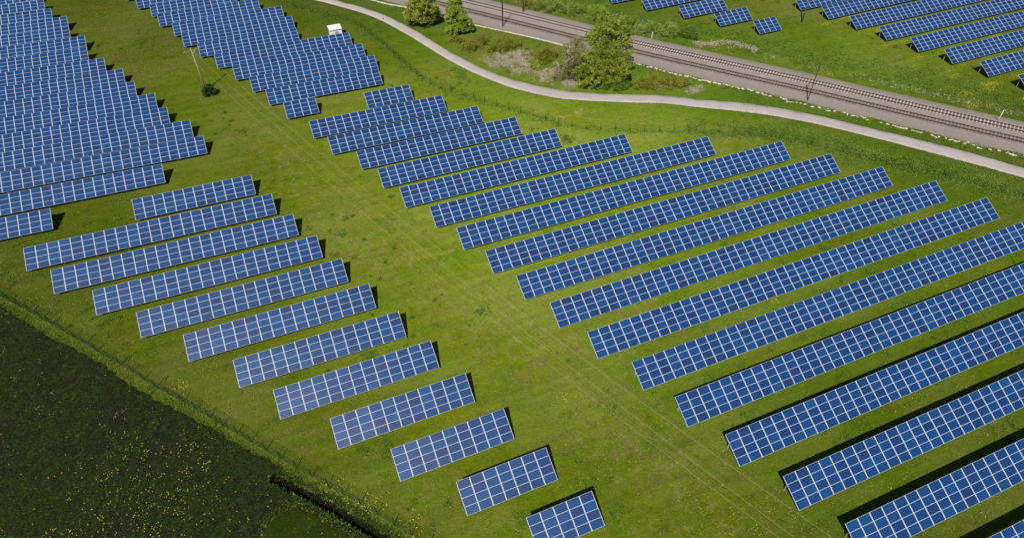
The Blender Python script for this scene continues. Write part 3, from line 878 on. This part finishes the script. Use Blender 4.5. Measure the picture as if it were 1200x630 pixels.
def crown_points(lobes, n, shell=0.55, droopy=False):
    """points grouped in clumps on uneven lobes; returns points and a tone per clump"""
    vol = np.array([l[3]*l[4]*l[5] for l in lobes])**0.67
    pr = vol/vol.sum()
    ncl = max(24, n//(95 if droopy else 60))
    li = rng.choice(len(lobes), ncl, p=pr)
    d = rng.normal(size=(ncl, 3)); d /= np.linalg.norm(d, axis=1)[:, None]
    r = rng.uniform(shell, 1.06, ncl)
    lob = np.array(lobes)[li]
    ctr = lob[:, :3] + d*r[:, None]*lob[:, 3:6]
    tone = np.clip(rng.normal(0.5, 0.26, ncl), 0, 1)
    ci = rng.integers(0, ncl, n)
    spread = np.mean(lob[:, 3:6], axis=1)*0.17
    off = rng.normal(size=(n, 3))*spread[ci][:, None]
    if droopy:
        off[:, 2] = 0.25*spread[ci] - rng.random(n)**0.8*(spread[ci]*rng.uniform(1.3, 3.6, ncl)[ci])
        off[:, :2] *= 0.62*(1.15 - 0.2*np.abs(off[:, 2]/(spread[ci]*3))[:, None])
    P = ctr[ci] + off
    P[:, 2] = np.maximum(P[:, 2], 0.05)
    return P, np.clip(tone[ci] + rng.normal(0, 0.12, n), 0, 1), ctr

def limbs(mb, base_h, r0, tips, top=None):
    root = Vector((0, 0, -0.3)); fork = Vector((0, 0, base_h))
    mb.tube([root, Vector((0.03, 0, base_h*0.5)), fork], [r0*1.25, r0, r0*0.8], 8)
    for tp in tips:
        tp = Vector(tp); mid = fork.lerp(tp, 0.5) + Vector((0, 0, 0.12*(tp-fork).length))
        mb.tube([fork - Vector((0, 0, 0.2)), mid, tp], [r0*0.55, r0*0.32, r0*0.06], 6)

def tree(name, x, y, lobes, n, size, mat, label, cat="tree", droopy=False, base_h=2.0, r0=0.3, elong=1.0, shell=0.55, group=None):
    z = float(terr(x, y))
    t = thing(name, (x, y, z), label, cat, group)
    lobes = list(lobes)
    for l_ in list(lobes):                       # smaller lobes break up the outline
        for q_ in range(4):
            d_ = rng.normal(size=3); d_ /= np.linalg.norm(d_); d_[2] = abs(d_[2])*0.9
            k_ = rng.uniform(0.26, 0.46)
            lobes.append((l_[0]+d_[0]*l_[3]*0.92, l_[1]+d_[1]*l_[4]*0.92, l_[2]+d_[2]*l_[5]*0.92, l_[3]*k_, l_[4]*k_, l_[5]*k_))
    P, tone, ctr = crown_points(lobes, n, shell, droopy)
    V, F, T = leaf_quads(P, size, tone, 0.55 if droopy else 0.0, elong)
    fast_mesh("crown", V, F, mat, t, tint=T)
    mb = MB()
    tips = [ctr[i] for i in rng.choice(len(ctr), min(16, len(ctr)), replace=False)]
    limbs(mb, base_h, r0, tips)
    mb.build("trunk", M['bark'], t, True)
    return t

# ---- the trees by the railway
tree("willow_tree", 40.6, 163.6, [(0, 0, 5.6, 3.4, 3.1, 3.4), (-2.2, .4, 4.4, 2.3, 2.2, 2.8), (2.1, -.4, 4.6, 2.4, 2.2, 2.8), (0.3, 1.0, 8.4, 2.5, 2.3, 2.0), (-1.5, .2, 7.8, 1.9, 1.8, 1.8)], 34000, 0.21, M['willow'],
     "weeping willow with hanging branches at the top edge beside the path", droopy=True, base_h=2.4, r0=0.35, elong=1.7)
tree("willow_tree", 47.6, 156.2, [(0, 0, 4.4, 2.5, 2.3, 3.0), (1.9, -.6, 3.0, 1.9, 1.7, 2.0), (-0.4, .3, 7.0, 2.0, 1.9, 1.8), (2.9, -.5, 1.5, 1.7, 1.4, 1.3), (0.3, .2, 8.4, 1.5, 1.5, 1.2), (-1.3, -.6, 2.4, 1.9, 1.6, 1.8)], 30000, 0.20, M['willow2'],
     "smaller bright green willow just right of the weeping one", droopy=True, base_h=1.8, r0=0.25, elong=1.6)
tree("broad_tree", 70.6, 119.4, [(0, 0, 3.4, 4.9, 4.0, 3.0), (-4.2, 0.4, 3.0, 3.2, 2.8, 2.5), (-3.4, 1.2, 5.4, 2.5, 2.4, 2.2), (3.4, -0.4, 3.5, 3.0, 2.8, 2.8), (-1.8, 1.2, 6.3, 3.3, 3.0, 2.4), (3.0, 1.0, 6.6, 3.2, 3.0, 2.8), (3.9, 2.2, 9.6, 2.7, 2.6, 2.5), (-1.2, 2.6, 9.8, 2.9, 2.6, 2.6), (1.4, 3.0, 11.9, 3.1, 2.5, 2.0), (3.4, 2.6, 11.6, 1.8, 1.8, 1.6)], 80000, 0.24, M['olive'],
     "largest broad tree with olive green crown between path and tracks", droopy=True, base_h=2.6, r0=0.5, elong=1.25)
tree("blossom_tree", 64.9, 124.2, [(0, 0, 3.2, 3.4, 2.8, 2.8), (-2.6, 0.5, 2.4, 2.4, 2.2, 2.0), (1.8, 1.2, 5.4, 2.6, 2.4, 2.2), (-0.6, 2.0, 6.2, 1.9, 1.8, 1.6), (1.4, 2.2, 7.8, 1.7, 1.7, 1.4)], 17000, 0.19, M['blossom'],
     "beige blossoming tree leaning against the left side of the largest tree", base_h=1.2, r0=0.22, shell=0.35)

def bush(x, y, rx, ry, h, mat, label, n=2600, size=0.19, name="bush", group=None, lob=4, stem=True):
    lobes = [(0, 0, h*0.45, rx*0.75, ry*0.75, h*0.55)]
    for q_ in range(lob):
        a = rng.uniform(0, 2*math.pi)
        lobes.append((math.cos(a)*rx*0.55, math.sin(a)*ry*0.55, h*rng.uniform(0.3, 0.5), rx*0.5, ry*0.5, h*rng.uniform(0.4, 0.6)))
    z = float(terr(x, y))
    t = thing(name, (x, y, z), label, "bush", group)
    n = int(n*1.7)
    P, tone, ctr = crown_points(lobes, n, 0.3)
    V, F, T = leaf_quads(P, size, tone)
    fast_mesh("foliage", V, F, mat, t, tint=T)
    mb = MB()
    for c_ in ctr[rng.choice(len(ctr), min(9, len(ctr)), replace=False)]:
        mb.tube([(0, 0, -0.1), (c_[0]*0.5, c_[1]*0.5, c_[2]*0.6), tuple(c_)], [0.06, 0.035, 0.01], 5)
    mb.build("stem", M['bark'], t)
    return t
gB = "bushes between the path and the railway"
bush(49.4, 147.6, 3.9, 3.3, 2.1, M['bronze'], "brown-tinged bush below the smaller willow", 4600, group=gB)
bush(55.2, 145.0, 4.6, 3.8, 2.5, M['bronze'], "wide bronze-green bush right of the willows", 4800, group=gB)
bush(45.6, 152.0, 2.6, 2.2, 1.3, M['bronze'], "low brownish scrub in the shade left of the smaller willow", 2000, group=gB)
bush(62.4, 135.2, 3.6, 3.0, 2.5, M['bronze'], "bronze-topped bush left of the blossoming tree", 3600, group=gB)
bush(59.2, 132.0, 2.3, 2.0, 1.8, M['willow2'], "bright green bush below the bronze-topped one", 2200, group=gB)
bush(78.8, 114.6, 4.0, 2.6, 1.9, M['bronze'], "brown-green bush right of the largest tree", 3600, group=gB)
bush(84.3, 111.9, 4.0, 2.4, 1.7, M['bronze'], "low spreading brown-green bush nearest the path on the right", 3600, group=gB)
bush(67.5, 118.0, 2.0, 1.4, 1.6, M['hedge'], "leafy green bush at the foot of the largest tree", 2000, group=gB)
bush(72.8, 115.6, 3.0, 1.6, 1.9, M['herb'], "dark green bush under the right skirt of the largest tree", 2600, group=gB)
bush(-13.3, 147.6, 1.55, 1.45, 2.5, M['darkbush'], "dark round bush hiding the foot of the pale utility pole", 3000, 0.2)
gH = "hedgerow bushes beyond the far track"
for (x_, y_, rx, ry, h, mt, lab) in (
        (75.0, 159.5, 3.8, 2.6, 2.4, 'hedge', "pale green hedgerow bush at the top edge, leftmost beyond the tracks"),
        (79.6, 155.0, 3.6, 2.4, 2.2, 'hedge', "pale green hedgerow bush at the top, second from the left beyond the tracks"),
        (84.4, 151.0, 3.4, 2.6, 2.3, 'willow2', "bright green hedgerow bush above the largest tree"),
        (88.4, 143.0, 3.0, 2.4, 2.4, 'olive', "olive hedgerow bush just behind the largest tree's top"),
        (92.2, 138.6, 3.4, 2.4, 2.0, 'hedge', "hedgerow bush behind the pale post right of the largest tree"),
        (96.6, 135.2, 3.4, 2.4, 2.2, 'hedge', "hedgerow bush below the eight-panel solar table"),
        (100.6, 131.6, 2.7, 2.1, 2.3, 'herb', "dark green bush at the right end of the hedgerow"),
        (71.2, 162.6, 2.6, 2.0, 1.6, 'bronze', "brownish scrub beside the mast at the top edge")):
    bush(x_, y_, rx*1.12, ry*1.15, h*1.1, M[mt], lab, 3600, 0.22, group=gH)

# ------------------------------------------------------------------ grass, herbs, straw, weeds, flowers (uncountable)
def blades(name, P, hgt, wid, tint, mat, label, k=4, lean=0.6, parent=None):
    """P (n,2) tuft places; k blades each"""
    n = len(P)
    Z = ground_z(P[:, 0], P[:, 1])
    B = np.repeat(np.column_stack([P, Z]), k, 0)
    hh = np.repeat(np.broadcast_to(hgt, (n,)), k)*rng.uniform(0.6, 1.3, n*k)
    ww = np.repeat(np.broadcast_to(wid, (n,)), k)*rng.uniform(0.6, 1.3, n*k)
    a = rng.uniform(0, 2*np.pi, n*k)
    d = np.stack([np.cos(a), np.sin(a)], 1)
    base = B.copy(); base[:, :2] += d*(ww*0.8)[:, None]*rng.uniform(0, 1.2, n*k)[:, None]
    s = np.stack([-d[:, 1], d[:, 0]], 1)
    v0 = base.copy(); v0[:, :2] += s*(ww*0.5)[:, None]; v0[:, 2] -= 0.02
    v1 = base.copy(); v1[:, :2] -= s*(ww*0.5)[:, None]; v1[:, 2] -= 0.02
    v2 = base.copy(); v2[:, :2] += d*(hh*lean)[:, None]; v2[:, 2] += hh
    V = np.stack([v0, v1, v2], 1).reshape(-1, 3)
    F = np.arange(3*n*k).reshape(-1, 3)
    t = np.repeat(np.clip(np.repeat(tint, k) + rng.normal(0, 0.12, n*k), 0, 1), 3)
    o = fast_mesh(name, V, F, mat, tint=t)
    return tag(o, label, kind="stuff")

def on_hard(x, y):
    dt = dist_line(x, y, track[::3] + normals2(track)[::3]*(-2.5)); dp = dist_line(x, y, path_c[::3])
    return (dt < 7.0) | (dp < 2.6)
se_c = se[::6]
def in_soil(x, y):
    # signed: below/left of the soil edge
    best = np.full(len(x), 1e9); sg = np.zeros(len(x))
    for a, b_ in zip(se_c[:-1], se_c[1:]):
        ab = b_-a
        t = np.clip(((x-a[0])*ab[0]+(y-a[1])*ab[1])/(ab@ab), 0, 1)
        dx, dy = x-a[0]-t*ab[0], y-a[1]-t*ab[1]
        dd = np.hypot(dx, dy); c = ab[0]*dy-ab[1]*dx
        m_ = dd < best; best[m_] = dd[m_]; sg[m_] = np.sign(c[m_])
    return sg < 0, best

def cam_sample(n, ymax=225):
    """places on the ground with more of them near the camera"""
    y = 4 + (ymax-4)*rng.random(n)**1.35
    x = rng.uniform(-65, 195, n)
    lo = -45 - (y-52)*0.115 - 3; hi = np.where(y < 113, 62 + (y-8)*1.27, 200 - (y-113)*2.3)
    k_ = (x > lo) & (x < hi)
    return x[k_], y[k_]

# general turf tufts
x_, y_ = cam_sample(170000)
s_, dd = in_soil(x_, y_)
k_ = ~s_ & free(x_, y_, -0.1) & ~on_hard(x_, y_)
x_, y_ = x_[k_], y_[k_]
zn = zones(x_, y_)
tn = np.clip(0.35 + 0.5*vnoise(x_, y_, 0.25, 21) + 0.25*zn[:, 1] - 0.25*zn[:, 0] + rng.normal(0, 0.12, len(x_)), 0, 1)
blades("grass_tufts", np.column_stack([x_, y_]), 0.10+0.10*vnoise(x_, y_, 0.6, 22), 0.13, tn, M['tuft'], "short turf tufts all over the meadow", 3, 1.1)

# weed clumps in the corridors and meadow
cl = []
cx_, cy_ = cam_sample(3600, 190)
s_, dd = in_soil(cx_, cy_)
k_ = ~s_ & free(cx_, cy_, 0.4) & ~on_hard(cx_, cy_) & (vnoise(cx_, cy_, 0.07, 31) > 0.42)
cx_, cy_ = cx_[k_], cy_[k_]
for a, b_ in zip(cx_, cy_):
    r_ = rng.gamma(2.0, 0.24)
    n_ = int(6 + 46*r_*r_ + 20*r_)
    q_ = rng.normal(size=(n_, 2))*r_*0.55 + (a, b_)
    cl.append(q_)
cl = np.concatenate(cl)
cl = cl[free(cl[:, 0], cl[:, 1], 0.0)]
blades("weed_clumps", cl, 0.13, 0.15, np.clip(rng.normal(0.25, 0.22, len(cl)), 0, 1), M['herb'], "darker clumps of weeds dotted over the meadow", 4, 1.2)

# rough herbs along the upper fence and the banks
def along(line, n, sig, off=0.0, lo=0.0, hi=1.0):
    i = (rng.uniform(lo, hi, n)*(len(line)-1)).astype(int)
    nn = normals2(line)[i]
    return line[i] + nn*(off + rng.normal(0, sig, n))[:, None] + rng.normal(0, 0.3, (n, 2))
hp = np.concatenate([along(fence_up, 2200, 0.7), along(fence_up, 6000, 1.6, 2.2, 0.64, 1.0),
                     along(track, 9000, 2.2, 10.5), along(track, 7000, 3.0, 15.5, 0.35, 1.0), along(track, 5000, 0.9, -10.2)])
k_ = ~on_hard(hp[:, 0], hp[:, 1]) & free(hp[:, 0], hp[:, 1], 0.3); hp = hp[k_]
k_ = vnoise(hp[:, 0], hp[:, 1], 0.3, 41) > 0.3; hp = hp[k_]
blades("rough_herbs", hp, 0.24, 0.17, np.clip(0.2+0.6*vnoise(hp[:, 0], hp[:, 1], 0.4, 42)+rng.normal(0, .1, len(hp)), 0, 1), M['herb'], "taller rough herbs along the fence and railway banks", 4, 0.8)
fl = along(fence_lo, 1600, 0.4)
blades("fence_grass", fl, 0.14, 0.12, np.clip(rng.normal(0.55, 0.2, len(fl)), 0, 1), M['tuft'], "unmown grass along the foot of the green fence", 4, 0.9)
# ragged fringe over the soil edge
fe = along(se, 9000, 0.55, 0.0)
fe = fe[dist_line(fe[:, 0], fe[:, 1], DITCH) > 1.0]
blades("edge_grass", fe, 0.10, 0.11, np.clip(rng.normal(0.2, 0.2, len(fe)), 0, 1), M['tuft'], "grass overhanging the edge of the dark soil", 4, 1.0)
# weeds creeping from the grass into the soil
fw_ = along(se, 9000, 0.8, -0.7)
fw_ = fw_[dist_line(fw_[:, 0], fw_[:, 1], DITCH) > 0.9]
fw_ = fw_[vnoise(fw_[:, 0], fw_[:, 1], 0.7, 81) > 0.35]
blades("edge_weeds", fw_, 0.13, 0.13, np.clip(rng.gamma(2.2, 0.24, len(fw_)), 0, 1), M['weed'], "weeds creeping from the grass edge into the dark soil", 4, 1.2)
# ragged grass on the lips of the ditch
dl2 = along(DITCH, 1500, 0.22, 0.95)
blades("ditch_grass", np.concatenate([dl2, along(DITCH, 1200, 0.25, -0.95)]), 0.22, 0.13, np.clip(rng.normal(0.4, 0.2, 2700), 0, 1), M['darkbush'], "ragged grass hanging over the lips of the ditch", 4, 1.0)
# verge fringe of the path
pe = np.concatenate([up_l[(rng.random(5000)*(len(up_l)-1)).astype(int)] + rng.normal(0, .35, (5000, 2)), lo_l[(rng.random(5000)*(len(lo_l)-1)).astype(int)] + rng.normal(0, .35, (5000, 2))])
pe = pe[dist_line(pe[:, 0], pe[:, 1], path_c[::2]) > 1.9]
blades("verge_grass", pe, 0.14, 0.14, np.clip(rng.normal(0.35, 0.2, len(pe)), 0, 1), M['tuft'], "grass verge fringing the pale path", 3, 1.0)

# weeds on the soil
n_ = 130000
x_ = rng.uniform(-62, 6, n_); y_ = rng.uniform(22, 110, n_)
s_, dd = in_soil(x_, y_)
w_ = vnoise(x_, y_, 0.09, 51)*0.6 + vnoise(x_, y_, 0.4, 52)*0.4
k_ = s_ & (dd < 58) & (rng.random(n_) < np.clip((w_-0.18)*3.2, 0.12, 1)*np.clip(0.18+dd/12, 0, 1)) & (dist_line(x_, y_, DITCH) > 0.9)
x_, y_, dd = x_[k_], y_[k_], dd[k_]
blades("soil_weeds", np.column_stack([x_, y_]), 0.15, 0.15, np.clip(rng.gamma(1.7, 0.25, len(x_)), 0, 1), M['weed'], "dark green weeds scattered over the soil field", 4, 1.3)

# rank grass on the tongue beside the ditch
x_ = rng.uniform(-20, 4, 9000); y_ = rng.uniform(20, 45, 9000)
a_ = np.arctan2(y_-cy, x_-cx); pa = np.arctan2(pl[:, 1]-cy, pl[:, 0]-cx); o_ = np.argsort(pa)
rr_ = np.interp(a_, pa[o_], np.hypot(pl[:, 0]-cx, pl[:, 1]-cy)[o_], period=2*np.pi)
k_ = np.hypot(x_-cx, y_-cy) < rr_ + rng.normal(0, 0.3, len(x_))
tp = np.column_stack([x_[k_], y_[k_]])
blades("tongue_grass", tp, 0.26, 0.16, np.clip(rng.normal(0.75, 0.2, len(tp)), 0, 1), M['weed'], "dark rank grass on the tongue beside the ditch", 4, 0.9)

# dry straw
def straw_at(spots, label, name="dry_grass"):
    P = np.concatenate([rng.normal(size=(n_, 2))*np.array(sg) + c_ for c_, sg, n_ in spots])
    P = P[~(dist_line(P[:, 0], P[:, 1], path_c[::2]) < 2.8)]
    P = P[(vnoise(P[:, 0], P[:, 1], 0.55, 61) > 0.42) & (rng.random(len(P)) < 0.5)]
    blades(name, P, 0.17, 0.11, np.clip(rng.normal(0.5, 0.25, len(P)), 0, 1), M['straw'], label, 5, 4.5)
straw_at([((52.2, 139.4), (2.6, 2.2), 800), ((55.5, 136.4), (2.6, 2.2), 900), ((57.6, 140.0), (1.6, 1.6), 350), ((60.6, 127.0), (1.9, 2.6), 900), ((63.2, 122.6), (2.0, 1.5), 500), ((56.0, 132.4), (1.8, 1.2), 350), ((82.0, 113.5), (1.2, 0.8), 120), ((87.5, 108.5), (1.6, 1.0), 200)], "bleached dry grass among the bushes by the path")
bank = np.concatenate([along(track, 1500, 0.9, 7.6, 0.3, 1.0), along(track, 1300, 1.4, 11.0, 0.30, 0.52)])
bank = bank[vnoise(bank[:, 0], bank[:, 1], 0.3, 62) > 0.45]
blades("bank_straw", bank, 0.2, 0.16, np.clip(rng.normal(0.3, 0.2, len(bank)), 0, 1), M['straw'], "brown dead stalks along the far bank of the railway", 4, 1.3)
arc = smooth_line([(100, 127.5), (104, 126.0), (107.5, 125.6), (110.5, 122.4), (112.2, 118.6)], 0.3)
ap = along(arc, 900, 0.55)
blades("bank_straw", ap, 0.2, 0.15, np.clip(rng.normal(0.55, 0.2, len(ap)), 0, 1), M['straw'], "pale arc of dead grass beyond the far track", 4, 1.4)

# yellow flowers
def flowers(P, label, size=0.055):
    n = len(P)
    Z = ground_z(P[:, 0], P[:, 1]) + rng.uniform(0.12, 0.24, n)
    s = size*rng.uniform(0.6, 1.6, n)
    V = []; F = []
    ang = np.arange(6)*math.pi/3
    for i in range(n):
        b_ = len(V)
        V.append((P[i, 0], P[i, 1], Z[i]+s[i]*0.35))
        for a in ang: V.append((P[i, 0]+s[i]*math.cos(a), P[i, 1]+s[i]*math.sin(a), Z[i]))
        for q_ in range(6): F.append((b_, b_+1+q_, b_+1+(q_+1) % 6))
    o = mesh_obj("yellow_flowers", V, F, M['yellow'])
    return tag(o, label, kind="stuff")
def clump(c, n, sg): return rng.normal(size=(n, 2))*sg + np.array(c)
# on the soil: a loose band along the field
n_ = 14000
x_ = rng.uniform(-60, 2, n_); y_ = rng.uniform(24, 105, n_)
s_, dd = in_soil(x_, y_)
pr_ = np.clip((vnoise(x_, y_, 0.11, 71)-0.3)*1.2, 0.08, 0.8)*np.exp(-((dd-8)/14)**2)
k_ = s_ & (dd > 0.5) & (rng.random(n_) < pr_)
sp = np.column_stack([x_[k_], y_[k_]])
sp = sp[dist_line(sp[:, 0], sp[:, 1], DITCH) > 1.2]
cl = [clump(c_, rng.integers(1, 5), 0.25) for c_ in sp[:200]]
flowers(np.concatenate([sp] + cl), "yellow flowers scattered over the dark soil field", 0.043)
n_ = 900
x_, y_ = cam_sample(n_*2, 120)
s_, dd = in_soil(x_, y_)
k_ = ~s_ & free(x_, y_, 0.3) & ~on_hard(x_, y_) & (vnoise(x_, y_, 0.08, 72) > 0.6)
mp_ = np.column_stack([x_[k_], y_[k_]])
lst = [mp_, clump((-3.2, 40.2), 60, (1.6, 1.2)), clump((-6.2, 43.3), 30, (1.3, 1.0)), clump((1.0, 35.0), 30, (1.0, 1.6)), clump((-22.9, 66.5), 18, .6),
       clump((22, 64), 30, (2.5, 3)), clump((25.5, 44.5), 24, 1.1), clump((48.6, 13.9), 6, .12), clump((62, 48.2), 14, .5)]
for (n1, x1, y1, s1) in TABLES['F']:
    for q_ in range(12):
        lst.append(clump((x1 + rng.uniform(-2.5, min(n1, 20)*PW), y1 + rng.uniform(-2.6, -0.4)), rng.integers(20, 80), (1.3, 0.45)))
for a in ((136.5, 79.0), (140, 83), (146, 82.5), (150, 75.5), (144, 90)):
    lst.append(clump(a, 110, (1.3, 0.7)))
bnk = along(fence_up, 240, 2.2, 3.0, 0.6, 1.0); lst.append(bnk)
fp = np.concatenate(lst)
fp = fp[free(fp[:, 0], fp[:, 1], -0.2) & ~on_hard(fp[:, 0], fp[:, 1])]
fp = fp[dist_line(fp[:, 0], fp[:, 1], DITCH) > 1.0]
flowers(fp, "yellow flowers dotted over the meadow and between the far tables", 0.06)
